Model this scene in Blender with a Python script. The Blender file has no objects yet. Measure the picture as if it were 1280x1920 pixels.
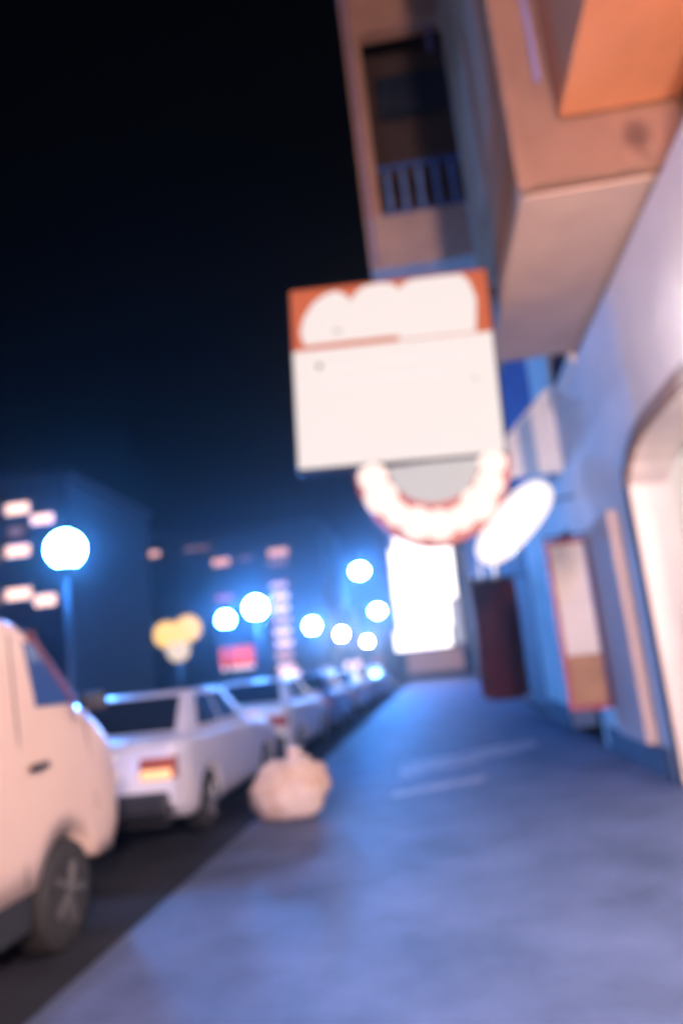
import bpy, bmesh, math, random
from mathutils import Vector, Matrix
random.seed(7)
R = math.radians
S = bpy.context.scene
COL = S.collection

# ------------------------------------------------------------------ camera
cam = bpy.data.cameras.new('camera')
camo = bpy.data.objects.new('camera', cam)
COL.objects.link(camo)
camo.location = (0, 0, 1.5)
camo.matrix_world = (Matrix.Translation((0, 0, 1.5)) @ Matrix.Rotation(R(6.0), 4, 'Z')
                     @ Matrix.Rotation(R(90 + 11.78), 4, 'X') @ Matrix.Rotation(R(-6.0), 4, 'Z'))
cam.sensor_fit = 'VERTICAL'
cam.sensor_height = 36.0
cam.lens = 36.0 * 1400 / 1920
cam.clip_start = 0.05
cam.clip_end = 3000
cam.dof.use_dof = True            # the photograph is out of focus throughout
cam.dof.focus_distance = 0.7
cam.dof.aperture_fstop = 2.2
S.camera = camo

# ------------------------------------------------------------------ sky, moon, exposure
SUN_EL, SUN_ROT = R(-7.0), R(150)
w = bpy.data.worlds.new('World')
S.world = w
w.use_nodes = True
nt = w.node_tree
nt.nodes.clear()
sky = nt.nodes.new('ShaderNodeTexSky')
sky.sky_type = 'NISHITA'
sky.sun_disc = False
sky.sun_elevation = SUN_EL
sky.sun_rotation = SUN_ROT
bg = nt.nodes.new('ShaderNodeBackground')
bg.inputs['Strength'].default_value = 0.12
wo = nt.nodes.new('ShaderNodeOutputWorld')
nt.links.new(sky.outputs[0], bg.inputs['Color'])
nt.links.new(bg.outputs[0], wo.inputs['Surface'])

sun = bpy.data.lights.new('moon_light', 'SUN')
sun.energy = 0.02
sun.angle = R(0.5)
sun.color = (0.6, 0.75, 1.0)
suno = bpy.data.objects.new('moon_light', sun)
suno.rotation_euler = (R(40), 0, R(-30))
COL.objects.link(suno)

S.view_settings.view_transform = 'Standard'
S.view_settings.look = 'None'
S.view_settings.exposure = 0.0
S.view_settings.gamma = 1.0
S.view_settings.use_curve_mapping = False
S.render.engine = 'CYCLES'
S.cycles.use_denoising = True
S.cycles.max_bounces = 4
S.cycles.diffuse_bounces = 3
S.cycles.glossy_bounces = 2
S.cycles.volume_bounces = 0
S.cycles.sample_clamp_indirect = 6.0

# ------------------------------------------------------------------ materials
MATS = {}
def mat(name, col, rough=0.6, var=0.12, scale=3.0, bump=0.0, metal=0.0, emit=None, strength=0.0, coat=0.0, col2=None, fine=40.0):
    if name in MATS:
        return MATS[name]
    m = bpy.data.materials.new(name)
    m.use_nodes = True
    t = m.node_tree
    b = t.nodes['Principled BSDF']
    tc = t.nodes.new('ShaderNodeTexCoord')
    n = t.nodes.new('ShaderNodeTexNoise')
    n.inputs['Scale'].default_value = scale
    n.inputs['Detail'].default_value = 6
    n.inputs['Roughness'].default_value = 0.65
    t.links.new(tc.outputs['Object'], n.inputs['Vector'])
    r = t.nodes.new('ShaderNodeValToRGB')
    c2 = col2 if col2 else tuple(c * (1 - var) for c in col)
    c1 = col if col2 else tuple(min(1, c * (1 + var)) for c in col)
    r.color_ramp.elements[0].position = 0.32
    r.color_ramp.elements[0].color = (*c2, 1)
    r.color_ramp.elements[1].position = 0.68
    r.color_ramp.elements[1].color = (*c1, 1)
    t.links.new(n.outputs['Fac'], r.inputs['Fac'])
    t.links.new(r.outputs['Color'], b.inputs['Base Color'])
    b.inputs['Roughness'].default_value = rough
    b.inputs['Metallic'].default_value = metal
    b.inputs['Coat Weight'].default_value = coat
    if bump:
        n2 = t.nodes.new('ShaderNodeTexNoise')
        n2.inputs['Scale'].default_value = fine
        n2.inputs['Detail'].default_value = 4
        t.links.new(tc.outputs['Object'], n2.inputs['Vector'])
        bp = t.nodes.new('ShaderNodeBump')
        bp.inputs['Strength'].default_value = bump
        bp.inputs['Distance'].default_value = 0.02
        t.links.new(n2.outputs['Fac'], bp.inputs['Height'])
        t.links.new(bp.outputs['Normal'], b.inputs['Normal'])
    if emit:
        b.inputs['Emission Color'].default_value = (*emit, 1)
        b.inputs['Emission Strength'].default_value = strength
    MATS[name] = m
    return m

asphalt = mat('asphalt', (0.10, 0.13, 0.235), 0.6, 0.2, 1.3, 0.6, col2=(0.040, 0.058, 0.115))
lane_m = mat('near_black_asphalt', (0.022, 0.024, 0.034), 0.95, 0.3, 1.3, 0.5)
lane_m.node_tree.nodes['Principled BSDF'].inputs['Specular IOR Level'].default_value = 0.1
paving = mat('paving', (0.16, 0.17, 0.22), 0.6, 0.15, 1.5, 0.3)
kerbm = mat('kerb_stone', (0.3, 0.3, 0.33), 0.7, 0.15, 2.0, 0.2)
soil = mat('ground_dark', (0.05, 0.06, 0.08), 0.8, 0.2, 0.2)
pale_patch_m = mat('pale_road_tone', (0.42, 0.37, 0.41), 0.6, 0.2, 2.2, 0.2, col2=(0.075, 0.095, 0.18))
stucco = mat('pale_stucco', (0.74, 0.60, 0.54), 0.8, 0.08, 1.2, 0.25)
stucco_pink = mat('pink_beige_stucco', (0.50, 0.36, 0.32), 0.8, 0.1, 1.4, 0.25)
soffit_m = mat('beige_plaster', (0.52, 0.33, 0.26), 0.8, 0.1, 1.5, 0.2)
brown_w = mat('brown_render', (0.25, 0.12, 0.075), 0.75, 0.15, 1.5, 0.2)
warm_w = mat('warm_tan_render', (0.46, 0.19, 0.09), 0.75, 0.12, 1.5, 0.2)
terracotta = mat('orange_painted_plaster', (0.72, 0.27, 0.12), 0.7, 0.1, 1.5, 0.15)
tan_frame = mat('tan_stucco', (0.52, 0.26, 0.16), 0.75, 0.12, 1.6, 0.2)
plaster = mat('white_plaster', (0.8, 0.77, 0.75), 0.8, 0.04, 1.0, 0.15)
navy = mat('navy_wall_paint', (0.06, 0.09, 0.25), 0.7, 0.15, 1.0, 0.2)
blue_paint = mat('blue_metal_paint', (0.05, 0.11, 0.30), 0.45, 0.1, 3.0)
baluster_m = mat('light_blue_baluster_paint', (0.16, 0.28, 0.55), 0.5, 0.1, 3.0)
lav = mat('lavender_trim', (0.22, 0.17, 0.30), 0.7, 0.1, 2.0)
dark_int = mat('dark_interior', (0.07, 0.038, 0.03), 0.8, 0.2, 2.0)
dark_metal = mat('dark_metal', (0.03, 0.035, 0.05), 0.45, 0.1, 6.0, metal=0.6)
plinth_m = mat('dark_plinth', (0.05, 0.06, 0.09), 0.7, 0.2, 2.0, 0.3)
red_cloth = mat('dark_red_cloth', (0.22, 0.03, 0.025), 0.85, 0.25, 2.0, 0.2)
red_frame = mat('red_painted_wood', (0.42, 0.07, 0.08), 0.55, 0.15, 3.0)
brown_panel = mat('ochre_brown_panel', (0.40, 0.20, 0.11), 0.6, 0.2, 2.5)
paper = mat('pale_poster', (0.78, 0.68, 0.62), 0.7, 0.06, 2.0)
canvas_w = mat('white_canvas', (0.75, 0.74, 0.78), 0.85, 0.05, 2.0, 0.1)
canvas_b = mat('blue_canvas', (0.25, 0.38, 0.62), 0.85, 0.08, 2.0, 0.1)
cream_paint = mat('cream_car_paint', (0.64, 0.46, 0.38), 0.32, 0.04, 1.2, coat=0.4)
silver_paint = mat('silver_lavender_car_paint', (0.64, 0.61, 0.68), 0.3, 0.03, 1.2, metal=0.15, coat=0.5)
white_paint = mat('white_car_paint', (0.7, 0.68, 0.68), 0.32, 0.03, 1.2, coat=0.5)
blue_car = mat('dull_blue_car_paint', (0.18, 0.24, 0.42), 0.32, 0.04, 1.2, coat=0.5)
grey_car = mat('grey_car_paint', (0.3, 0.29, 0.32), 0.32, 0.04, 1.2, coat=0.5)
car_glass = mat('car_glass', (0.012, 0.02, 0.035), 0.06, 0.05, 2.0, coat=0.5)
van_glass = mat('van_glass', (0.03, 0.07, 0.2), 0.1, 0.05, 2.0, coat=0.5)
black_trim = mat('black_plastic', (0.015, 0.016, 0.02), 0.55, 0.15, 8.0)
tyre_m = mat('tyre_rubber', (0.014, 0.014, 0.016), 0.8, 0.15, 10.0, 0.2)
pillar_m = mat('dark_red_brown_trim', (0.12, 0.03, 0.035), 0.5, 0.15, 4.0)
hub_m = mat('dark_steel_rim', (0.06, 0.06, 0.065), 0.5, 0.1, 6.0)
rim_m = mat('alloy_rim', (0.45, 0.45, 0.48), 0.3, 0.05, 5.0, metal=0.8)
red_lens = mat('red_lens', (0.35, 0.09, 0.06), 0.2, 0.1, 6.0)
amber_lens = mat('amber_lit_lens', (0.8, 0.4, 0.15), 0.25, 0.1, 6.0, emit=(1.0, 0.52, 0.28), strength=1.1)
clear_lens = mat('clear_lens', (0.7, 0.7, 0.72), 0.12, 0.05, 6.0)
plate_m = mat('plate_white', (0.75, 0.72, 0.66), 0.5, 0.04, 6.0)
sack_m = mat('pale_sack_cloth', (0.72, 0.58, 0.52), 0.85, 0.1, 3.5, 0.3, col2=(0.52, 0.30, 0.18))
far_teal = mat('dim_teal_render', (0.02, 0.045, 0.055), 0.8, 0.15, 0.15)
far_blue = mat('dim_blue_render', (0.035, 0.05, 0.075), 0.8, 0.15, 0.15)
far_roof = mat('dark_roof', (0.05, 0.06, 0.08), 0.8, 0.2, 0.4)
dark_pane = mat('unlit_window_glass', (0.02, 0.03, 0.05), 0.15, 0.1, 0.5)
ringm = mat('dark_red_rim', (0.30, 0.06, 0.045), 0.5, 0.15, 4.0)
grey_face = mat('grey_sign_face', (0.10, 0.09, 0.085), 0.9, 0.05, 3.0, emit=(0.62, 0.60, 0.60), strength=0.75)
# things that give off light
lamp_blue = mat('street_lamp_glass', (0.9, 0.9, 0.9), 0.3, 0.02, 2.0, emit=(0.07, 0.31, 1.0), strength=950)
lamp_first = mat('first_street_lamp_glass', (0.9, 0.9, 0.9), 0.3, 0.02, 2.0, emit=(0.06, 0.32, 1.0), strength=380)
lamp_assumed_warm = mat('assumed_warm_lamp_glass', (0.9, 0.85, 0.8), 0.3, 0.02, 2.0, emit=(1.0, 0.84, 0.76), strength=110)
lamp_fill_warm = mat('warm_fill_lamp_glass', (0.9, 0.85, 0.8), 0.3, 0.02, 2.0, emit=(1.0, 0.70, 0.62), strength=1900)
lamp_fill_tall = mat('tall_fill_lamp_glass', (0.9, 0.85, 0.8), 0.3, 0.02, 2.0, emit=(0.36, 0.46, 1.0), strength=1100)
lamp_assumed_wall = mat('assumed_white_lantern_glass', (0.9, 0.85, 0.8), 0.3, 0.02, 2.0, emit=(1.0, 0.84, 0.78), strength=1050)
lamp_assumed_orange = mat('assumed_orange_lamp_glass', (0.9, 0.6, 0.4), 0.3, 0.02, 2.0, emit=(1.0, 0.5, 0.25), strength=60)
lamp_cream = mat('cream_lamp_glass', (0.9, 0.85, 0.7), 0.3, 0.02, 2.0, emit=(0.62, 0.72, 0.80), strength=500)
yellow_globe = mat('yellow_globe_glass', (0.05, 0.035, 0.015), 0.9, 0.02, 2.0, emit=(1.0, 0.60, 0.17), strength=1.35)
pale_globe = mat('pale_globe_glass', (0.10, 0.09, 0.085), 0.9, 0.02, 2.0, emit=(1.0, 0.76, 0.52), strength=0.9)
sign_white = mat('lit_sign_white', (0.05, 0.045, 0.045), 0.95, 0.02, 2.0, emit=(1.0, 0.87, 0.82), strength=0.90)
sign_orange = mat('lit_sign_orange', (0.04, 0.012, 0.006), 0.9, 0.1, 2.0, emit=(0.9, 0.17, 0.06), strength=0.66)
sign_line = mat('lit_sign_pale_line', (0.10, 0.09, 0.085), 0.9, 0.02, 2.0, emit=(0.95, 0.66, 0.60), strength=0.72)
sign_faint = mat('lit_sign_faint_print', (0.10, 0.09, 0.085), 0.9, 0.02, 2.0, emit=(1.0, 0.87, 0.83), strength=0.87)
oval_white = mat('lit_oval_white', (0.1, 0.1, 0.1), 0.9, 0.02, 2.0, emit=(1.0, 0.88, 0.84), strength=1.3)
bulb_cream = mat('cream_bulb_glass', (0.10, 0.09, 0.085), 0.9, 0.05, 3.0, emit=(1.0, 0.80, 0.70), strength=1.15)
red_box = mat('lit_red_sign', (0.04, 0.006, 0.004), 0.9, 0.1, 2.0, emit=(1.0, 0.09, 0.02), strength=1.1)
lit_pink = mat('lit_window_pink', (0.10, 0.09, 0.085), 0.9, 0.1, 1.0, emit=(1.0, 0.62, 0.52), strength=2.2)
lit_orange = mat('lit_window_orange', (0.10, 0.09, 0.085), 0.9, 0.1, 1.0, emit=(1.0, 0.48, 0.30), strength=1.3)
lit_dim = mat('lit_window_dim', (0.10, 0.09, 0.085), 0.9, 0.1, 1.0, emit=(0.8, 0.42, 0.36), strength=0.35)
lit_red = mat('lit_window_red', (0.10, 0.09, 0.085), 0.9, 0.1, 1.0, emit=(1.0, 0.2, 0.24), strength=0.7)
lit_side = mat('lit_glass_lavender', (0.1, 0.1, 0.1), 0.9, 0.03, 0.6, emit=(0.75, 0.68, 0.8), strength=0.6)
lit_white = mat('lit_glass_white', (0.10, 0.09, 0.085), 0.9, 0.03, 0.6, emit=(1.0, 0.885, 0.845), strength=3.0)

# ------------------------------------------------------------------ helpers
def obj(name, bm, m, parent=None, smooth=False, loc=None):
    me = bpy.data.meshes.new(name)
    bmesh.ops.recalc_face_normals(bm, faces=bm.faces[:])
    bm.to_mesh(me)
    bm.free()
    if smooth:
        for p in me.polygons:
            p.use_smooth = True
    me.materials.append(m)
    o = bpy.data.objects.new(name, me)
    COL.objects.link(o)
    if parent is not None:
        o.parent = parent
    if loc is not None:
        o.location = loc
    return o

def tag(o, label=None, cat=None, group=None, kind=None):
    if label: o['label'] = label
    if cat: o['category'] = cat
    if group: o['group'] = group
    if kind: o['kind'] = kind
    return o

def thing(name, loc, label, cat, group=None, rz=0.0):
    o = bpy.data.objects.new(name, None)
    o.empty_display_size = 0.2
    COL.objects.link(o)
    o.location = loc
    o.rotation_euler = (0, 0, rz)
    return tag(o, label, cat, group)

def NB():
    return bmesh.new()

def box(bm, x0, x1, y0, y1, z0, z1, bev=0.0):
    r = bmesh.ops.create_cube(bm, size=1.0)
    vs = r['verts']
    for v in vs:
        v.co = Vector((x0 if v.co.x < 0 else x1, y0 if v.co.y < 0 else y1, z0 if v.co.z < 0 else z1))
    if bev > 0:
        es = list({e for v in vs for e in v.link_edges})
        bmesh.ops.bevel(bm, geom=es, offset=bev, segments=2, affect='EDGES', profile=0.6)
    return bm

def bx(x0, x1, y0, y1, z0, z1, bev=0.012):
    return box(NB(), x0, x1, y0, y1, z0, z1, bev)

def tube(bm, pts, rad, seg=8):
    pts = [Vector(p) for p in pts]
    rings = []
    for i, p in enumerate(pts):
        d = (pts[min(i + 1, len(pts) - 1)] - pts[max(i - 1, 0)]).normalized()
        a = d.orthogonal().normalized()
        b = d.cross(a)
        r = rad[i] if isinstance(rad, (list, tuple)) else rad
        rings.append([bm.verts.new(p + (a * math.cos(2 * math.pi * k / seg) + b * math.sin(2 * math.pi * k / seg)) * r) for k in range(seg)])
    # keep rings aligned
    for i in range(len(rings) - 1):
        A, B = rings[i], rings[i + 1]
        off = min(range(seg), key=lambda s: sum((A[k].co - B[(k + s) % seg].co).length for k in range(seg)))
        rings[i + 1] = B[off:] + B[:off]
        B = rings[i + 1]
        for k in range(seg):
            bm.faces.new((A[k], A[(k + 1) % seg], B[(k + 1) % seg], B[k]))
    bm.faces.new(rings[0][::-1])
    bm.faces.new(rings[-1])
    return bm

def lathe(bm, prof, seg=16, axis='Z', c=(0, 0, 0)):
    rings = []
    for r, h in prof:
        ring = []
        for k in range(seg):
            a = 2 * math.pi * k / seg
            u, v = r * math.cos(a), r * math.sin(a)
            p = (u, v, h) if axis == 'Z' else (h, u, v) if axis == 'X' else (u, h, v)
            ring.append(bm.verts.new((p[0] + c[0], p[1] + c[1], p[2] + c[2])))
        rings.append(ring)
    for A, B in zip(rings, rings[1:]):
        for k in range(seg):
            bm.faces.new((A[k], A[(k + 1) % seg], B[(k + 1) % seg], B[k]))
    bm.faces.new(rings[0][::-1])
    bm.faces.new(rings[-1])
    return bm

def ball(bm, c, r, seg=16, sc=(1, 1, 1)):
    res = bmesh.ops.create_uvsphere(bm, u_segments=seg, v_segments=seg // 2 + 2, radius=r)
    for v in res['verts']:
        v.co = Vector((v.co.x * sc[0] + c[0], v.co.y * sc[1] + c[1], v.co.z * sc[2] + c[2]))
    return bm

def prism(bm, poly, d0, d1, axis='X', bev=0.0, seg=2):
    """polygon extruded along an axis: 'X' takes (y,z) points, 'Y' takes (x,z), 'Z' takes (x,y)"""
    def P(p, d):
        return (d, p[0], p[1]) if axis == 'X' else (p[0], d, p[1]) if axis == 'Y' else (p[0], p[1], d)
    A = [bm.verts.new(P(p, d0)) for p in poly]
    B = [bm.verts.new(P(p, d1)) for p in poly]
    fa, fb = bm.faces.new(A), bm.faces.new(B[::-1])
    n = len(poly)
    for i in range(n):
        bm.faces.new((A[i], B[i], B[(i + 1) % n], A[(i + 1) % n]))
    if bev:
        es = list(set(fa.edges) | set(fb.edges))
        bmesh.ops.bevel(bm, geom=es, offset=bev, segments=seg, affect='EDGES', profile=0.6)
    return bm

def quad_pane(q, u0, u1, v0, v1, out=0.006, th=0.012, lean0=0.0):
    """thin glass plate on a bilinear patch q = (bottom-a, bottom-b, top-b, top-a)"""
    q = [Vector(p) for p in q]
    n = (q[1] - q[0]).cross(q[3] - q[0]).normalized()
    def at(u, v):
        return q[0].lerp(q[1], u).lerp(q[3].lerp(q[2], u), v)
    c = [at(u0, v0), at(u1, v0), at(u1, v1), at(u0, v1)]
    bm = NB()
    A = [bm.verts.new(p + n * (out - th)) for p in c]
    B = [bm.verts.new(p + n * out) for p in c]
    bm.faces.new(A[::-1])
    bm.faces.new(B)
    for i in range(4):
        bm.faces.new((A[i], A[(i + 1) % 4], B[(i + 1) % 4], B[i]))
    return bm

# ------------------------------------------------------------------ setting
bm = NB(); bm.faces.new([bm.verts.new(p) for p in ((-900, -60, -0.14), (900, -60, -0.14), (900, 1500, -0.14), (-900, 1500, -0.14))])
tag(obj('ground', bm, soil), kind='structure')
road = tag(obj('road', bx(-4.35, 2.32, -14, 130, -0.3, 0.0, 0), asphalt), kind='structure')
pave = tag(obj('pavement', bx(-9.6, -4.50, -14, 130, -0.3, 0.13, 0), paving), kind='structure')
tag(obj('kerb', bx(-4.497, -4.352, -14, 130, -0.3, 0.135, 0.02), kerbm), kind='structure')
tag(obj('dark_parking_strip', bx(-4.349, -2.16, -14, 58, -0.2, 0.004, 0), lane_m), kind='structure')  # near-black strip of road surface under and beside the parked cars
def flat(name, poly, z, m, parent):
    bm = NB()
    bm.faces.new([bm.verts.new((x, y, z)) for x, y in poly])
    return obj(name, bm, m, parent)
flat('road_patch', [(-0.75, 9.0), (0.35, 9.6), (0.45, 10.0), (-0.7, 9.45)], 0.004, pale_patch_m, road)  # irregular pale patches laid on the road, mottled with blue-grey
flat('road_patch', [(-0.7, 10.3), (0.2, 11.2), (1.35, 12.5), (1.45, 13.4), (0.4, 12.7), (-0.75, 11.7)], 0.004, pale_patch_m, road)

# ------------------------------------------------------------------ near house on the right (pale, arch, orange and beige balconies)
WX = 2.30
ha = thing('stucco_house', (WX, 2, 0), 'pale stucco house at right edge with arched lit opening and overhanging balconies', 'building')
ha_inv = Vector((WX, 2, 0))
def pa(name, bm, m, parent=None, smooth=False, root=ha, base=ha_inv):
    """child given in world coordinates"""
    for v in bm.verts:
        v.co -= base
    return obj(name, bm, m, parent or root, smooth)
arch = [(8.30, 0.0), (8.30, 3.12)]
for k in range(1, 12):
    t = k / 12
    y = 8.30 - 3.45 * t
    arch.append((y, 3.12 + 0.36 * (1 - (2 * t - 1) ** 4)))
arch += [(4.85, 3.12), (4.85, 0.0)]
pa('front_wall', prism(NB(), [(-8, 0), (-8, 5.2)] + [(11.5, 5.2), (11.5, 0)] + arch, WX, WX + 0.42), stucco)
pa('upper_wall', bx(WX + 0.32, WX + 0.72, -8, 11.5, 5.203, 14.5, 0), brown_w)
pa('string_course', bx(WX - 0.05, WX + 0.018, 9.72, 11.5, 5.15, 5.32), stucco)
# arch surround
sur = NB()
A = [(y, z) for y, z in arch]
cy, cz = 6.65, 1.7
def grow(p, d):
    y, z = p
    return (y + (d if y > cy + 1.7 else -d if y < cy - 1.7 else 0), z + (d if z > 3.0 else 0))
prism(sur, A + [grow(p, 0.16) for p in A[::-1]], WX - 0.05, WX - 0.003)
pa('arch_surround', sur, brown_w)
# interior behind the arch
pa('interior_back_wall', bx(4.6, 4.75, 3.8, 9.4, 0, 4.2, 0), plaster)
pa('interior_end_wall', bx(2.73, 4.597, 9.25, 9.4, 0, 4.2, 0), plaster)
pa('interior_end_wall', bx(2.73, 4.597, 3.8, 3.95, 0, 4.2, 0), plaster)
pa('interior_ceiling', bx(2.73, 4.597, 3.953, 9.247, 3.75, 3.9, 0), plaster)
pa('interior_floor', bx(2.34, 4.597, 3.953, 9.247, -0.05, 0.03, 0), paving)
pa('plinth', bx(WX - 0.04, WX - 0.003, 8.62, 11.48, 0, 0.32), plinth_m)
pa('pilaster', bx(WX - 0.12, WX - 0.004, 9.0, 10.3, 0.325, 3.0), stucco_pink)
pa('roof', bx(1.7, 9.0, -8.2, 11.6, 14.503, 14.8, 0), far_roof)
pa('side_wall', bx(WX + 0.423, 9.0, 11.1, 11.497, 0, 14.5, 0), stucco)
lampi = pa('assumed_ceiling_lamp', lathe(NB(), [(0.03, 3.75), (0.03, 3.45), (0.1, 3.42)], 10, c=(3.5, 6.2, 0)), dark_metal)  # assumed interior lamp, hung out of view to light the arched opening
pa('bulb', ball(NB(), (3.5, 6.2, 3.3), 0.16), lamp_assumed_warm, lampi, True)

wl2 = thing('assumed_wall_lantern', (WX, 3.95, 3.25), 'assumed white wall lantern, unseen beside the near jamb of the arched opening', 'lamp')  # assumed lantern out of view, added to brighten wall, soffits and van side
obj('bracket', tube(NB(), [(0, 0, 0), (-0.3, 0, 0.1), (-0.55, 0, 0.05)], 0.018), dark_metal, wl2)
obj('cap', lathe(NB(), [(0.12, 0.0), (0.05, 0.06), (0.02, 0.1)], 12, c=(-0.55, 0, 0.0)), dark_metal, wl2)
obj('globe', ball(NB(), (-0.55, 0, -0.1), 0.12), lamp_assumed_wall, wl2, True)
# enclosed beige balcony
BX0, BY0, BY1, BZ = 1.20, 5.85, 9.7, 5.30
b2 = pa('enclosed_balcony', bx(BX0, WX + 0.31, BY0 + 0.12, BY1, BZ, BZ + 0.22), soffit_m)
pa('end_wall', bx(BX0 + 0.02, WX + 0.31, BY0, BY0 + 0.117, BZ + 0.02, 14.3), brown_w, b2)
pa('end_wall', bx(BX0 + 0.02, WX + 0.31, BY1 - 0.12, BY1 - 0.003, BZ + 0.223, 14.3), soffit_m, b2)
pa('street_wall', bx(BX0 + 0.03, BX0 + 0.13, BY0 + 0.12, BY1 - 0.123, BZ + 0.223, 14.3), warm_w, b2)
pa('corner_board', bx(BX0 - 0.03, BX0 + 0.10, BY0 - 0.03, BY0 - 0.002, BZ - 0.02, 14.3), brown_w, b2)
pa('trim_board', bx(BX0 + 0.26, BX0 + 0.32, BY0 - 0.03, BY0 - 0.002, BZ + 1.0, 14.3), lav, b2)
pa('trim_board', bx(BX0 + 0.42, BX0 + 0.52, BY0 - 0.03, BY0 - 0.002, BZ + 1.0, 14.3), lav, b2)
pa('base_board', bx(BX0 + 0.02, WX - 0.05, BY0 - 0.025, BY0 - 0.002, BZ + 0.02, BZ + 0.10), brown_w, b2)
for k in range(2):
    wv = pa('window', bx(BX0 - 0.01, BX0 + 0.028, 6.5 + k * 1.2, 7.3 + k * 1.2, 6.6, 8.6), tan_frame, b2)
# orange balcony
b1 = pa('orange_balcony', bx(1.60, WX + 0.31, 1.6, BY0 - 0.035, 5.90, 6.10), terracotta)
pa('parapet', bx(1.60, 1.72, 1.6, BY0 - 0.035, 6.103, 7.05), terracotta, b1)
pa('parapet', bx(1.723, WX, 1.6, 1.72, 6.103, 7.05), terracotta, b1)
wl = thing('assumed_wall_lamp', (WX, 3.9, 5.05), 'assumed small orange wall lamp, unseen under the orange balcony at top right', 'lamp')  # unseen lamp assumed and added to light the orange soffit from below
obj('bracket', tube(NB(), [(0, 0, 0), (-0.15, 0, 0.03), (-0.2, 0, 0.12)], 0.015), dark_metal, wl)
obj('shade', lathe(NB(), [(0.03, 0.12), (0.09, 0.17), (0.11, 0.2)], 12, c=(-0.2, 0, 0)), dark_metal, wl)
obj('bulb', ball(NB(), (-0.2, 0, 0.26), 0.08), lamp_assumed_orange, wl, True)

# ------------------------------------------------------------------ second house (navy, bay with loggia)
hb_base = Vector((WX, 14, 0))
hb = thing('bay_house', hb_base, 'brown and navy house with tan bay overhanging the street above the lit square sign', 'building')
def pb(name, bm, m, parent=None, smooth=False):
    return pa(name, bm, m, parent, smooth, hb, hb_base)
pb('upper_wall', bx(WX + 0.05, WX + 0.45, 11.503, 17.5, 4.9, 8.0, 0), navy)
pb('top_wall', bx(WX + 0.05, WX + 0.45, 11.503, 17.5, 8.003, 16.0, 0), warm_w)
pb('pale_wall_panel', bx(WX, WX + 0.047, 11.503, 13.4, 4.9, 7.9, 0), stucco)
pb('pier', bx(WX, WX + 0.45, 11.503, 11.9, 0, 4.897, 0), stucco)
pb('pier', bx(WX, WX + 0.45, 14.6, 17.5, 0, 4.897, 0), stucco)
pb('lintel', bx(WX + 0.005, WX + 0.45, 11.903, 14.597, 3.3, 4.897, 0), stucco)
pb('shop_back_wall', bx(3.6, 3.7, 11.4, 17.4, 0, 4.2, 0), blue_paint)
pb('shop_ceiling', bx(WX + 0.453, 3.597, 11.6, 15.0, 3.5, 3.6, 0), plaster)
pb('plinth', bx(WX - 0.04, WX - 0.003, 14.62, 17.45, 0, 0.4), plinth_m)
pb('roof', bx(1.9, 9.0, 11.62, 17.6, 16.003, 16.25, 0), far_roof)
pb('gable_wall', bx(WX + 0.453, 9.0, 17.1, 17.5, 0, 16.0, 0), navy)
# the bay
Y0, Y1 = 12.0, 15.0
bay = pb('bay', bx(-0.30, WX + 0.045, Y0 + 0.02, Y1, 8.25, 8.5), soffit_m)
pb('jamb', bx(-0.30, 0.0, Y0, Y0 + 0.3, 9.25, 13.1), tan_frame, bay)
pb('jamb', bx(2.10, WX + 0.045, Y0, Y0 + 0.3, 9.25, 13.1), tan_frame, bay)
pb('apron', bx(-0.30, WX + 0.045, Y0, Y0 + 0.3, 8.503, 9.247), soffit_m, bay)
pb('head', bx(-0.30, WX + 0.045, Y0, Y0 + 0.3, 13.103, 15.2), tan_frame, bay)
pb('side_wall', bx(-0.295, -0.1, Y0 + 0.303, Y1, 8.503, 15.2), tan_frame, bay)
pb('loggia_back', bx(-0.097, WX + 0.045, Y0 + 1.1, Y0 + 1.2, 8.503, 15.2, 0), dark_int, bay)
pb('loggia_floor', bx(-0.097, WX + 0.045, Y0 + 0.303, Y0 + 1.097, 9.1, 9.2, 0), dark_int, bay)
pb('bay_roof', bx(-0.36, WX + 0.045, Y0 - 0.06, Y1 + 0.06, 15.203, 15.4), far_roof, bay)
win = pb('back_window', bx(0.2, 1.6, Y0 + 1.06, Y0 + 1.098, 12.0, 13.0, 0), dark_metal, bay)
for k in range(4):
    pb('pane', bx(0.24 + k * 0.34, 0.53 + k * 0.34, Y0 + 1.04, Y0 + 1.058, 12.05, 12.95, 0), dark_pane, win)
rail = pb('railing', bx(0.002, 2.098, Y0 + 0.06, Y0 + 0.12, 10.2, 10.28), blue_paint, bay)
pb('bottom_rail', bx(0.002, 2.098, Y0 + 0.06, Y0 + 0.12, 9.30, 9.36), blue_paint, rail)
for k in range(7):
    x = 0.18 + k * 0.29
    pb('baluster', lathe(NB(), [(0.03, 9.363), (0.05, 9.5), (0.035, 9.75), (0.05, 10.0), (0.03, 10.197)], 8, c=(x, Y0 + 0.09, 0)), baluster_m, rail, True)
pb('downpipe', tube(NB(), [(-0.2, Y0 - 0.04, 8.3), (-0.2, Y0 - 0.04, 15.1)], 0.03), lav, bay)
pb('curtain_pole', tube(NB(), [(1.3, Y0 + 0.15, 12.6), (1.3, Y0 + 0.15, 13.1)], 0.05), lav, bay)

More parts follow.
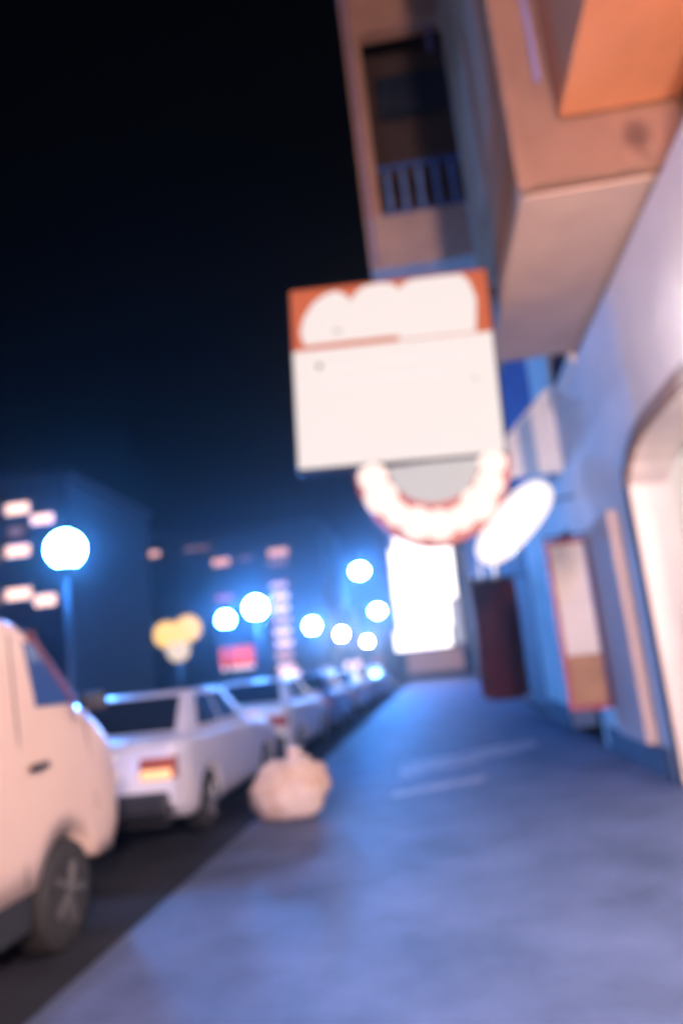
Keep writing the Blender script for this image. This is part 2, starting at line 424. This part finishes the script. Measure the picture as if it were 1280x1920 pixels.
# striped awning over the second house's shop
aw = thing('striped_awning', (WX, 12.9, 0), 'white awning with blue stripes sloping out from the house wall', 'awning')
for k in range(7):
    y0 = -1.2 + k * 0.36
    m = canvas_b if k % 2 else canvas_w
    bm = NB()
    prism(bm, [(0.0, 5.6), (-1.2, 4.42), (-1.2, 4.12), (-1.18, 4.12), (-1.18, 4.40), (0.0, 5.56)], y0, y0 + 0.357, 'Y')
    obj('stripe', bm, m, aw)
for (u0, u1, mm) in ((0.0, 0.3, canvas_w), (0.303, 0.5, canvas_b), (0.503, 0.8, canvas_w), (0.803, 1.0, canvas_b)):
    zt = lambda u: 5.56 - 1.18 * u
    obj('end_cheek', prism(NB(), [(-1.18 * u0, 4.15 + 0.0 * u0), (-1.18 * u0, zt(u0)), (-1.18 * u1, zt(u1)), (-1.18 * u1, 4.15)], -1.22, -1.203, 'Y'), mm, aw)
obj('awning_bar', tube(NB(), [(-1.16, -1.2, 4.39), (-1.16, 1.32, 4.39)], 0.025), dark_metal, aw)
for y in (-1.15, 1.27):
    obj('awning_arm', tube(NB(), [(-0.0, y, 4.3), (-1.15, y, 4.36)], 0.02), dark_metal, aw)

# tilted oval lit sign
ov = thing('oval_sign', (WX, 11.2, 2.9), 'tilted white oval lit sign on a bracket over the shopfronts', 'sign')
bm = NB()
oc, orr = Vector((-0.92, 0.0, 0.46)), R(43)
poly = []
for k in range(28):
    a = 2 * math.pi * k / 28
    u, v = 0.76 * math.copysign(abs(math.cos(a)) ** 0.8, math.cos(a)), 0.31 * math.copysign(abs(math.sin(a)) ** 0.8, math.sin(a))
    poly.append((oc.x + u * math.cos(orr) - v * math.sin(orr), oc.z + u * math.sin(orr) + v * math.cos(orr)))
obj('sign_face', prism(bm, poly, -0.06, 0.06, 'Y', 0.02), oval_white, ov)
obj('bracket', tube(NB(), [(0, 0, 0.75), (-0.3, 0, 0.72), (-0.55, 0, 0.7)], 0.02), dark_metal, ov)

# red framed display panel, hanging out from the wall
dp = thing('display_panel', (WX, 10.75, 0), 'red framed hanging panel with pale upper sheet and brown lower half by shopfront', 'panel')
px0, px1, pz0, pz1 = -0.62, -0.02, 0.62, 2.95
fr = NB()
for (a, b, c, d) in ((px0, px0 + 0.06, pz0, pz1), (px1 - 0.06, px1, pz0, pz1), (px0 + 0.062, px1 - 0.062, pz1 - 0.06, pz1), (px0 + 0.062, px1 - 0.062, pz0, pz0 + 0.06)):
    box(fr, a, b, -0.04, 0.04, c, d)
obj('frame', fr, red_frame, dp)
obj('pale_sheet', bx(px0 + 0.07, px1 - 0.07, -0.025, 0.02, 1.35, pz1 - 0.07), paper, dp)
obj('lower_panel', bx(px0 + 0.07, px1 - 0.07, -0.02, 0.02, pz0 + 0.07, 1.345), brown_panel, dp)
obj('hanging_bracket', tube(NB(), [(0.05, 0, pz1 + 0.06), (px0, 0, pz1 + 0.06)], 0.018), dark_metal, dp)

# dark red banner
bn = thing('cloth_banner', (WX, 19.0, 0), 'tall dark red cloth banner hanging over the street beyond the oval sign', 'banner')
bm = NB()
cols, rows = 14, 10
g = []
for j in range(rows + 1):
    row = []
    for i in range(cols + 1):
        u, v = i / cols, j / rows
        x = -1.30 + 1.12 * u + 0.03 * math.sin(v * 5)
        z = 3.3 - 2.95 * v - 0.12 * (abs(2 * u - 1) ** 3) * -v
        y = 0.05 * math.sin(u * 15 + v * 1.5) + 0.03 * math.sin(u * 7)
        row.append(bm.verts.new((x, y, z)))
    g.append(row)
for j in range(rows):
    for i in range(cols):
        bm.faces.new((g[j][i], g[j][i + 1], g[j + 1][i + 1], g[j + 1][i]))
bmesh.ops.solidify(bm, geom=bm.faces[:], thickness=0.02)
obj('cloth', bm, red_cloth, bn, True)
obj('pole', tube(NB(), [(0.35, 0, 3.34), (-1.4, 0, 3.34)], 0.025), dark_metal, bn)

# ------------------------------------------------------------------ third house row along the right, farther on
hc_base = Vector((2.5, 30, 0))
hc = thing('dark_far_house', hc_base, 'dim blue house front receding down the right side behind the red banner', 'building')
def pc(name, bm, m, parent=None):
    return pa(name, bm, m, parent, False, hc, hc_base)
pc('wall', bx(2.55, 9, 17.503, 55, 0, 9.0, 0), far_blue)
pc('roof', bx(2.3, 9.2, 17.51, 55.2, 9.003, 9.25, 0), far_roof)
for k in range(4):
    y = 20.5 + k * 7
    wv = pc('window', bx(2.50, 2.548, y, y + 1.5, 4.0, 5.8), tan_frame)
    pc('pane', bx(2.48, 2.498, y + 0.1, y + 1.4, 4.1, 5.7), dark_pane, wv)
    dv = pc('door', bx(2.50, 2.548, y + 2.5, y + 3.9, 0, 2.5), red_frame)
pc('lit_window', bx(2.47, 2.548, 38.4, 41.5, 1.0, 3.4), lit_dim)

# glowing glass front at the end of the street
eb = thing('glass_front', (-0.15, 62, 0), 'bright white glowing glass front closing the far end of the street', 'building')
obj('wall', bx(-3.3, 3.2, 0.12, 8, 0, 12.3, 0), far_blue, eb)
for (x0, x1, z0, z1) in ((-3.1, 1.45, 2.4, 3.95), (-2.75, 1.65, 3.97, 6.2), (-2.8, 2.35, 6.22, 8.6), (-2.75, 2.4, 8.62, 10.8), (-2.3, 1.1, 10.82, 12.0)):
    xm = (x0 + x1) / 2
    obj('pane', bx(x0, xm - 0.01, 0.02, 0.117, z0, z1, 0), lit_white, eb)
    obj('pane', bx(xm + 0.01, x1, 0.02, 0.117, z0, z1, 0), lit_white, eb)
obj('side_pane', bx(1.75, 2.5, 0.04, 0.117, 2.5, 6.1, 0), lit_side, eb)
obj('shop_window', bx(-2.3, 2.2, 0.03, 0.117, 0.5, 2.2, 0), lit_dim, eb)
obj('canopy', bx(-2.9, 2.9, -0.5, 0.117, 2.22, 2.34, 0.02), far_roof, eb)

# ------------------------------------------------------------------ big square sign
SIGN_TILT = R(2.6)
sg = thing('square_sign', (0, 8.0, 3.66), 'large square white lit sign with orange-red band along its top', 'sign')
sg.rotation_euler = (0, SIGN_TILT, 0)
SX0, SX1, SH = -1.27, 1.00, 2.16
obj('case', bx(SX0 - 0.03, SX1 + 0.03, 0.0, 0.26, -0.03, SH + 0.03, 0.03), dark_metal, sg)
wp = obj('white_panel', bx(SX0, SX1, -0.03, -0.003, 0.0, 1.40, 0.01), sign_white, sg)
op = obj('orange_panel', bx(SX0, SX1, -0.03, -0.003, 1.403, SH, 0.01), sign_orange, sg)
# the overexposed white lettering: one lobed shape
L = [(-1.13, 1.45), (-1.17, 1.62), (-1.12, 1.80), (-1.0, 1.97), (-0.84, 2.07), (-0.72, 2.09), (-0.62, 2.03), (-0.56, 1.95), (-0.50, 2.04),
     (-0.40, 2.11), (-0.20, 2.13), (-0.06, 2.10), (0.0, 2.02), (0.06, 2.09), (0.16, 2.125), (0.50, 2.13), (0.72, 2.12), (0.80, 2.02), (0.86, 1.80), (0.84, 1.60), (0.82, 1.412), (-0.04, 1.412), (-0.06, 1.46)]
obj('white_lettering', prism(NB(), L, -0.05, -0.031, 'Y'), sign_white, op)
obj('orange_line', bx(SX0 + 0.12, -0.02, -0.045, -0.031, 1.43, 1.455, 0), sign_orange, op)
for (x0, x1, z) in ((-0.95, -0.5, 1.12), (-0.4, 0.3, 1.15), (-0.95, 0.45, 0.95), (0.2, 0.75, 1.12)):
    obj('faint_line', bx(x0, x1, -0.036, -0.031, z, z + 0.05, 0), sign_faint, wp)
obj('dark_spot', lathe(NB(), [(0.03, -0.045), (0.03, -0.031)], 12, 'Y', (-0.97, 0, 1.19)), black_trim, wp)
obj('dark_spot', lathe(NB(), [(0.018, -0.04), (0.018, -0.031)], 10, 'Y', (0.76, 0, 0.86)), grey_car, wp)
obj('mark', bx(-0.78, -0.70, -0.06, -0.052, 1.575, 1.60, 0), grey_car, op)
for y in (0.06, 0.2):
    obj('wall_arm', tube(NB(), [(SX1 - 0.2, y, 1.98), (BX0 + 0.03, y, 1.93)], 0.025), dark_metal, sg)

# scalloped round sign under it
sc = thing('scalloped_sign', (0.2, 8.08, 3.62), 'half-round grey sign with scalloped cream bulb edge below the square sign', 'sign')
rx, rz_ = 0.86, 0.94
pts = [(rx * math.cos(a), rz_ * math.sin(a)) for a in [math.pi + math.pi * k / 24 for k in range(25)]]
obj('backing', prism(NB(), pts, 0.0, 0.14, 'Y'), ringm, sc)
pts2 = [(0.50 * math.cos(a) + 0.02, 0.46 * math.sin(a)) for a in [math.pi + math.pi * k / 20 for k in range(21)]]
obj('grey_face', prism(NB(), pts2, -0.03, -0.002, 'Y'), grey_face, sc)
for k in range(9):
    a = math.pi + math.pi * (k + 0.25) / 8.5
    r = 0.175 + 0.03 * math.sin(k * 2.3)
    obj('bulb', ball(NB(), (0.66 * math.cos(a), -0.03, 0.69 * math.sin(a) - 0.02), r, 14, (1, 0.5, 1)), bulb_cream, sc, True)
for x in (-0.4, 0.4):
    obj('hanger', tube(NB(), [(x, 0.07, -0.01), (x, 0.07, 0.06)], 0.02), dark_metal, sc)

# ------------------------------------------------------------------ street lamps
def street_lamp(x, y, h, label, r=0.26, glass=None, z0=0.13, group='globe street lamps along the pavement'):
    t = thing('street_lamp', (x, y, z0), label, 'lamp', group)
    H = h - z0
    obj('post', lathe(NB(), [(0.14, 0), (0.14, 0.25), (0.08, 0.4), (0.055, 1.2), (0.04, H - r - 0.1)], 12), dark_metal, t, True)
    obj('collar', lathe(NB(), [(0.06, H - r - 0.1), (0.13, H - r - 0.02), (0.13, H - r + 0.05)], 12), dark_metal, t, True)
    obj('globe', ball(NB(), (0, 0, H), r, 20), glass or lamp_blue, t, True)
    obj('finial', lathe(NB(), [(0.06, H + r - 0.01), (0.07, H + r + 0.03), (0.015, H + r + 0.12)], 10), dark_metal, t, True)
    return t
street_lamp(-5.7, 11.3, 3.83, 'large bright globe street lamp at left, nearest of the row behind the van', 0.29, lamp_first)
street_lamp(-5.7, 24.2, 3.74, 'globe street lamp with glare beside the striped lit window column', 0.33)
street_lamp(-5.9, 21.2, 3.22, 'shorter globe street lamp just left of a taller one, above the red sign', 0.22, lamp_first)
street_lamp(-5.7, 35.5, 3.62, 'globe street lamp in the middle of the row right of the striped window column', 0.30)
street_lamp(-5.7, 46.6, 3.58, 'far globe street lamp, second from the end of the row', 0.28, lamp_cream)
street_lamp(-5.7, 64.0, 3.5, 'farthest globe street lamp, last of the row before the glass front', 0.30, lamp_cream)
def tall_lamp(x, y, h, label, arm=1.0, glass=None, z0=0.0):
    t = thing('tall_street_lamp', (x, y, z0), label, 'lamp', 'tall street lamps')
    H = h - z0
    obj('post', lathe(NB(), [(0.13, 0), (0.13, 0.5), (0.08, 0.6), (0.05, H + 0.15)], 10), dark_metal, t, True)
    obj('arm', tube(NB(), [(0, 0, H + 0.1), (arm * 0.5, 0, H + 0.28), (arm, 0, H + 0.2)], 0.03), dark_metal, t, True)
    LR = 0.27 if h > 6.2 else 0.38
    hd = obj('lamp_head', lathe(NB(), [(0.08, H + 0.32), (0.2, H + 0.2), (0.3, H + 0.08)], 14, c=(arm, 0, 0)), dark_metal, t, True)
    obj('lens', ball(NB(), (arm, 0, H), LR, 16, (1, 1, 0.8)), glass or lamp_blue, hd, True)
    return t
tall_lamp(-4.15, 37.0, 6.15, 'tall street lamp standing above the others left of the glowing glass front', 0.85)
tall_lamp(-4.15, 46.5, 4.75, 'tall street lamp half hidden against the left edge of the glass front', 0.85)
tall_lamp(-4.62, -2.6, 6.3, 'added fill lamp on a tall street post behind the cream van, out of view above', 1.0, lamp_fill_tall)  # unseen lamp added to light the road and house fronts
street_lamp(1.6, -4.6, 3.7, 'added warm fill lamp built as a globe street lamp, unseen behind the viewer', 0.27, lamp_fill_warm, 0.0)  # unseen lamp added to brighten the walls, soffits and van side

# ------------------------------------------------------------------ yellow globe cluster and red sign on the pavement
yc = thing('globe_cluster_lamp', (-6.25, 18.0, 0.13), 'post with a cluster of yellow lit globes on the left pavement', 'lamp')
obj('post', lathe(NB(), [(0.12, 0), (0.1, 0.3), (0.05, 0.5), (0.04, 2.05)], 12), dark_metal, yc, True)
for (x, z, r, m) in ((-0.27, 2.63, 0.33, yellow_globe), (0.28, 2.72, 0.33, yellow_globe), (0.02, 2.62, 0.30, yellow_globe), (0.0, 2.22, 0.29, pale_globe)):
    obj('globe', ball(NB(), (x, 0, z), r, 18), m, yc, True)
rs = thing('red_sign', (-5.85, 22.0, 0.13), 'small red lit sign board with white lower edge on two posts', 'sign')
obj('panel', bx(-0.5, 0.5, -0.05, 0.05, 1.75, 2.32, 0.02), red_box, rs)
obj('lower_edge', bx(-0.48, 0.48, -0.06, 0.04, 1.66, 1.747, 0.01), bulb_cream, rs)
for x in (-0.4, 0.4):
    obj('post', tube(NB(), [(x, 0.06, 0), (x, 0.06, 1.9)], 0.035), dark_metal, rs)

# ------------------------------------------------------------------ vehicles
def wheel(parent, x, y, r, w_=0.2, side=1, rim=None):
    t = obj('wheel', lathe(NB(), [(r * 0.62, -w_ / 2), (r * 0.95, -w_ / 2), (r, -w_ / 2 + 0.03), (r, w_ / 2 - 0.03), (r * 0.95, w_ / 2), (r * 0.62, w_ / 2)], 24, 'X'), tyre_m, parent, True)
    t.location = (x, y, r)
    bm = NB()
    lathe(bm, [(r * 0.615, side * (w_ / 2 - 0.05)), (r * 0.60, side * (w_ / 2 - 0.01))], 20, 'X')
    for k in range(5):
        a = 2 * math.pi * k / 5
        tube(bm, [(side * (w_ / 2 + 0.002), 0.02 * math.cos(a), 0.02 * math.sin(a)), (side * (w_ / 2 + 0.002), r * 0.57 * math.cos(a), r * 0.57 * math.sin(a))], 0.03, 6)
    obj('rim', bm, rim or rim_m, t)

def interp(tab, y):
    for (y0, z0), (y1, z1) in zip(tab, tab[1:]):
        if y <= y1:
            return z0 + (z1 - z0) * (y - y0) / max(y1 - y0, 1e-6)
    return tab[-1][1]

def body_loft(L, hw, top, low, arches, ar, belt, inset, ends=0.12):
    """car body as one grid: stations along y, a half section from sill over the shoulder to the centre line"""
    ys = {0.0, L} | {p[0] for p in top} | {p[0] for p in low}
    for c in arches:
        for k in range(13):
            ys.add(round(c - ar * math.cos(math.pi * k / 12), 4))
    for k in range(1, 40):
        ys.add(round(L * k / 40, 4))
    ys = sorted(ys)
    bm = NB()
    rows = []
    for y in ys:
        zt, zb = interp(top, y), interp(low, y)
        for c in arches:
            if abs(y - c) <= ar:
                zb = max(zb, 0.31 + math.sqrt(max(ar * ar - (y - c) ** 2, 0)))
        zb = min(zb, zt - 0.08)
        e = min(y, L - y)
        w_ = hw * (1 - ends * max(0, 1 - e / 0.55) ** 2.2)
        r = min(0.09, (zt - zb) * 0.4)
        half = []
        for k in range(9):
            z = zb + (zt - r - zb) * k / 8
            x = w_ * (1 - 0.04 * ((z - 0.72) / 0.5) ** 2 if z < belt else (1 - 0.04 * ((belt - 0.72) / 0.5) ** 2) - inset * (z - belt))
            half.append((x, z))
        x0 = half[-1][0]
        for k in range(1, 5):
            a_ = math.pi / 2 * k / 4
            half.append((x0 - r * 1.3 * (1 - math.cos(a_)), zt - r + r * math.sin(a_)))
        x1 = half[-1][0]
        half += [(x1 * 0.66, zt + 0.012), (x1 * 0.33, zt + 0.018)]
        sec = half + [(0, zt + 0.02)] + [(-x, z) for x, z in half[::-1]]
        rows.append([bm.verts.new((x, y, z)) for x, z in sec])
    n = len(rows[0])
    for A, B in zip(rows, rows[1:]):
        for k in range(n - 1):
            bm.faces.new((A[k], A[k + 1], B[k + 1], B[k]))
        bm.faces.new((A[n - 1], A[0], B[0], B[n - 1]))
    bm.faces.new(rows[0]); bm.faces.new(rows[-1][::-1])
    return bm

def sedan(x, y, paint, label, group='cars parked along the left side', lit=True, L=4.5):
    """rear bumper at y, right side at x + 0.86, facing +y"""
    t = thing('parked_car', (x, y, 0), label, 'car', group)
    hw, zb = 0.86, 0.27
    wr, wf = 0.95, 3.62
    top = [(0.0, 0.86), (0.06, 0.95), (0.15, 1.0), (0.5, 1.03), (1.0, 1.02), (3.2, 0.98), (3.9, 0.90), (4.3, 0.80), (4.44, 0.72), (4.5, 0.62)]
    low = [(0.0, 0.45), (0.12, 0.36), (0.3, zb), (4.2, zb), (4.42, 0.33), (4.5, 0.42)]
    obj('body', body_loft(L, hw, top, low, (wr, wf), 0.37, 0.95, 0.3), paint, t, True)
    # cabin
    base = [(-0.76, 0.55), (0.76, 0.55), (0.76, 3.1), (-0.76, 3.1)]
    top = [(-0.58, 1.22), (0.58, 1.22), (0.58, 2.42), (-0.58, 2.42)]
    zb0, zt = 1.0, 1.45
    bm = NB()
    A = [bm.verts.new((p[0], p[1], zb0)) for p in base]
    B = [bm.verts.new((p[0], p[1], zt)) for p in top]
    bm.faces.new(A[::-1]); bm.faces.new(B)
    for i in range(4):
        bm.faces.new((A[i], A[(i + 1) % 4], B[(i + 1) % 4], B[i]))
    bmesh.ops.bevel(bm, geom=bm.edges[:], offset=0.05, segments=3, affect='EDGES', profile=0.6)
    cab = obj('cabin', bm, paint, t, True)
    a = [Vector((p[0], p[1], zb0)) for p in base]
    b = [Vector((p[0], p[1], zt)) for p in top]
    obj('rear_window', quad_pane((a[0], a[1], b[1], b[0]), 0.09, 0.91, 0.12, 0.88), car_glass, cab)
    obj('windscreen', quad_pane((a[2], a[3], b[3], b[2]), 0.07, 0.93, 0.08, 0.9), car_glass, cab)
    for (p, q, r_, s) in ((a[1], a[2], b[2], b[1]), (a[3], a[0], b[0], b[3])):
        obj('side_window', quad_pane((p, q, r_, s), 0.14, 0.47, 0.14, 0.86), car_glass, cab)
        obj('side_window', quad_pane((p, q, r_, s), 0.51, 0.84, 0.14, 0.86), car_glass, cab)
    for s in (-1, 1):
        wheel(t, s * 0.74, wr, 0.31, 0.2, s)
        wheel(t, s * 0.74, wf, 0.31, 0.2, s)
        tl = obj('tail_light', bx(*(sorted((s * 0.46, s * 0.80))), -0.025, 0.12, 0.66, 0.86, 0.02), red_lens, t)
        if lit:
            obj('lit_lens', bx(*(sorted((s * 0.48, s * 0.78))), -0.04, -0.026, 0.665, 0.75, 0.005), amber_lens, tl)
        obj('headlight', bx(*(sorted((s * 0.42, s * 0.72))), 4.26, 4.46, 0.62, 0.76, 0.02), clear_lens, t)
        mi = obj('mirror', bx(*(sorted((s * 0.80, s * 0.98))), 2.66, 2.76, 0.98, 1.10, 0.03), paint, t)
        for yy in (1.55, 2.5):
            obj('door_handle', bx(*(sorted((s * 0.855, s * 0.885))), yy, yy + 0.18, 0.82, 0.85, 0.008), rim_m, t)
    obj('rear_bumper', bx(-0.74, 0.74, -0.07, 0.3, 0.33, 0.55, 0.04), black_trim, t)
    obj('front_bumper', bx(-0.72, 0.72, 4.2, 4.56, 0.33, 0.52, 0.04), black_trim, t)
    obj('number_plate', bx(-0.26, 0.26, -0.015, 0.02, 0.68, 0.79, 0.005), plate_m, t)
    obj('sill', bx(-0.78, 0.78, 1.4, 3.2, 0.2, 0.3, 0.02), black_trim, t)
    obj('underbody', bx(-0.6, 0.6, 0.3, 4.2, 0.18, 0.4, 0.02), black_trim, t)
    return t

def van(x, y, label):
    """front bumper at y (facing +y), right side at x + 0.86"""
    t = thing('parked_van', (x, y, 0), label, 'van')
    hw = 0.86
    wf, wr = -0.95, -3.35
    top = [(0.0, 1.9), (0.05, 1.98), (0.2, 2.03), (2.6, 2.03), (2.95, 2.0), (3.1, 1.93), (3.64, 1.47), (3.88, 1.36), (4.14, 1.19), (4.24, 1.08), (4.3, 0.92)]
    low = [(0.0, 0.5), (0.2, 0.45), (4.0, 0.45), (4.2, 0.55), (4.3, 0.66)]
    bm = body_loft(4.3, hw, top, low, (wr + 4.3, wf + 4.3), 0.40, 1.3, 0.11)
    for v in bm.verts:
        v.co.y -= 4.3
    obj('body', bm, cream_paint, t, True)
    def sx(z):
        return hw * ((1 - 0.04 * ((min(z, 1.3) - 0.72) / 0.5) ** 2) - 0.11 * max(0, z - 1.3)) + 0.002
    for s in (-1, 1):
        q = [Vector((s * sx(z), yy, z)) for yy, z in ((-1.22, 1.46), (-0.78, 1.46), (-1.16, 1.84), (-1.30, 1.86))]
        if s > 0:
            bm = quad_pane((q[0], q[1], q[2], q[3]), 0, 1, 0, 1, 0.012, 0.02)
        else:
            bm = quad_pane((q[1], q[0], q[3], q[2]), 0, 1, 0, 1, 0.012, 0.02)
        obj('door_window', bm, van_glass, t)
        obj('pillar_trim', tube(NB(), [(s * (sx(1.47) + 0.0), -0.74, 1.46), (s * (sx(1.9) - 0.0), -1.22, 1.90)], 0.03), pillar_m, t)
        obj('door_seam', tube(NB(), [(s * (sx(0.6) + 0.0), -1.45, 0.5), (s * sx(1.3), -1.45, 1.3), (s * sx(1.9), -1.45, 1.9)], 0.006), black_trim, t)
        obj('door_seam', tube(NB(), [(s * sx(0.6), -0.55, 0.75), (s * sx(1.3), -0.62, 1.38)], 0.006), black_trim, t)
        obj('door_handle', bx(*sorted((s * 0.855, s * 0.89)), -1.40, -1.22, 1.10, 1.14, 0.01), black_trim, t)
        wheel(t, s * 0.74, wf, 0.32, 0.2, s, hub_m)
        wheel(t, s * 0.74, wr, 0.32, 0.2, s, hub_m)
        obj('sill_trim', bx(*sorted((s * 0.60, s * 0.84)), wr + 0.42, wf - 0.42, 0.24, 0.47, 0.02), black_trim, t)
        obj('headlight', bx(*sorted((s * 0.45, s * 0.72)), -0.10, -0.005, 0.80, 0.98, 0.03), clear_lens, t)
        obj('indicator', bx(*sorted((s * 0.66, s * 0.80)), -0.14, -0.03, 1.0, 1.06, 0.015), amber_lens if False else clear_lens, t)
        obj('mirror', bx(*sorted((s * 0.9, s * 1.06)), -0.84, -0.76, 1.40, 1.52, 0.03), black_trim, t)
    f0 = [Vector((-0.74, -0.68, 1.50)), Vector((0.74, -0.68, 1.50)), Vector((0.70, -1.19, 1.93)), Vector((-0.70, -1.19, 1.93))]
    obj('windscreen', quad_pane((f0[1], f0[0], f0[3], f0[2]), 0, 1, 0, 1, 0.012, 0.02), van_glass, t)
    obj('front_bumper', bx(-0.72, 0.72, -0.35, 0.03, 0.36, 0.62, 0.05), black_trim, t)
    obj('underbody', bx(-0.6, 0.6, -4.1, -0.3, 0.22, 0.6, 0.02), black_trim, t)
    return t

van(-3.27, 5.68, 'cream panel van parked at far left, nearest the viewer')
sedan(-3.37, 7.1, silver_paint, 'pale silver car ahead of the cream van, tail lights glowing amber')
sedan(-3.40, 12.6, white_paint, 'white parked car just ahead of the silver car', lit=False)
sedan(-3.42, 18.0, blue_car, 'dull blue parked car, third ahead of the van', lit=False)
sedan(-3.40, 23.4, white_paint, 'small distant white parked car beyond the dull blue car', lit=False)
sedan(-3.44, 29.0, grey_car, 'far grey parked car, last but one of the row', lit=False)
sedan(-3.40, 34.6, silver_paint, 'farthest parked car, at the end of the row below the street lamps', lit=False)

# ------------------------------------------------------------------ lumpy pale sack on the road
sk = thing('cloth_sack', (-1.80, 8.35, 0), 'pale lumpy sack with tan patches standing on the road beside the silver car', 'sack')
bm = NB()
bmesh.ops.create_icosphere(bm, subdivisions=4, radius=1.0)
from mathutils import noise
for v in bm.verts:
    n = v.co.normalized()
    f = 1 + 0.16 * noise.noise(n * 2.2 + Vector((3, 1, 7))) + 0.05 * noise.noise(n * 6)
    p = Vector((n.x * 0.43 * f, n.y * 0.30 * f, n.z * 0.36 * f))
    if p.z < -0.26: p.z = -0.26 + (p.z + 0.26) * 0.1
    p.x += 0.14 * (p.z + 0.3)
    v.co = p + Vector((0, 0, 0.275))
obj('bag', bm, sack_m, sk, True)
obj('tied_neck', lathe(NB(), [(0.16, 0.55), (0.07, 0.62), (0.05, 0.65), (0.10, 0.72)], 12, c=(0.12, 0, 0)), sack_m, sk, True)

# ------------------------------------------------------------------ far buildings on the left
def far_building(name, base, label, w_, h, d, m, rects):
    t = thing(name, base, label, 'building')
    obj('wall', bx(0, w_, 0, d, 0, h, 0), m, t)
    obj('roof', bx(-0.3, w_ + 0.3, -0.3, d + 0.3, h + 0.003, h + 0.5, 0), far_roof, t)
    for (x, z, ww, hh, mm) in rects:
        f = obj('window', bx(x - ww / 2 - 0.12, x + ww / 2 + 0.12, -0.08, -0.003, z - hh / 2 - 0.12, z + hh / 2 + 0.12, 0), far_roof, t)
        obj('pane', bx(x - ww / 2, x + ww / 2, -0.12, -0.083, z - hh / 2, z + hh / 2, 0), mm, f)
    return t
far_building('apartment_block', (-38, 45, -0.14), 'blue apartment block at left edge with rows of pink lit windows', 15.5, 15.6, 14, far_blue,
             [(12.1, 14.0, 1.6, 0.7, lit_pink), (13.8, 13.1, 1.5, 0.6, lit_pink), (12.1, 11.2, 1.6, 0.7, lit_pink), (10.2, 11.0, 1.4, 0.7, lit_dim),
              (12.1, 8.4, 1.7, 0.7, lit_pink), (13.9, 7.8, 1.4, 0.7, lit_pink), (10.2, 8.2, 1.4, 0.7, lit_dim), (12.3, 5.6, 1.6, 0.7, lit_dim), (12.0, 12.5, 1.0, 0.5, lit_dim)])
ticks = [(30.9 + 0.1 * (k % 2), 13.0 - k * 1.5, 2.1, 0.6, lit_pink if k % 3 else lit_orange) for k in range(8)]
far_building('long_block', (-50, 95, -0.14), 'long dim teal building in the far distance with scattered lit windows and striped window column', 37, 20.6, 20, far_teal,
             [(13.2, 19.1, 4.0, 0.75, lit_orange), (20.4, 19.1, 3.4, 0.5, lit_dim), (23.5, 16.9, 2.3, 0.9, lit_orange), (31.2, 17.3, 2.6, 0.9, lit_orange), (31.0, 16.0, 2.6, 0.9, lit_dim),
              (26.8, 17.0, 1.6, 0.5, lit_dim), (23.6, 12.2, 2.2, 0.6, lit_red), (31.4, 1.6, 2.6, 0.7, lit_pink), (36, 1.7, 1.6, 0.7, lit_dim)] + ticks)  # the two panes nearest the ground stand in for glints on car roofs
far_building('low_block', (-12.6, 100, -0.14), 'low dark building behind the far street lamps', 8.5, 9.0, 10, far_blue,
             [(1.5, 2.0, 2.0, 0.8, lit_pink), (4.6, 2.2, 2.0, 0.8, lit_dim)])

# ------------------------------------------------------------------ night haze round everything
bm = box(NB(), -70, 20, -20, 135, -1.2, 24, 0)
m = bpy.data.materials.new('night_haze')
m.use_nodes = True
t = m.node_tree
t.nodes.clear()
pv = t.nodes.new('ShaderNodeVolumePrincipled')
pv.inputs['Color'].default_value = (0.85, 0.92, 1.0, 1)
pv.inputs['Density'].default_value = 0.0017
pv.inputs['Anisotropy'].default_value = 0.92
mo = t.nodes.new('ShaderNodeOutputMaterial')
t.links.new(pv.outputs['Volume'], mo.inputs['Volume'])
tag(obj('haze', bm, m), kind='stuff')
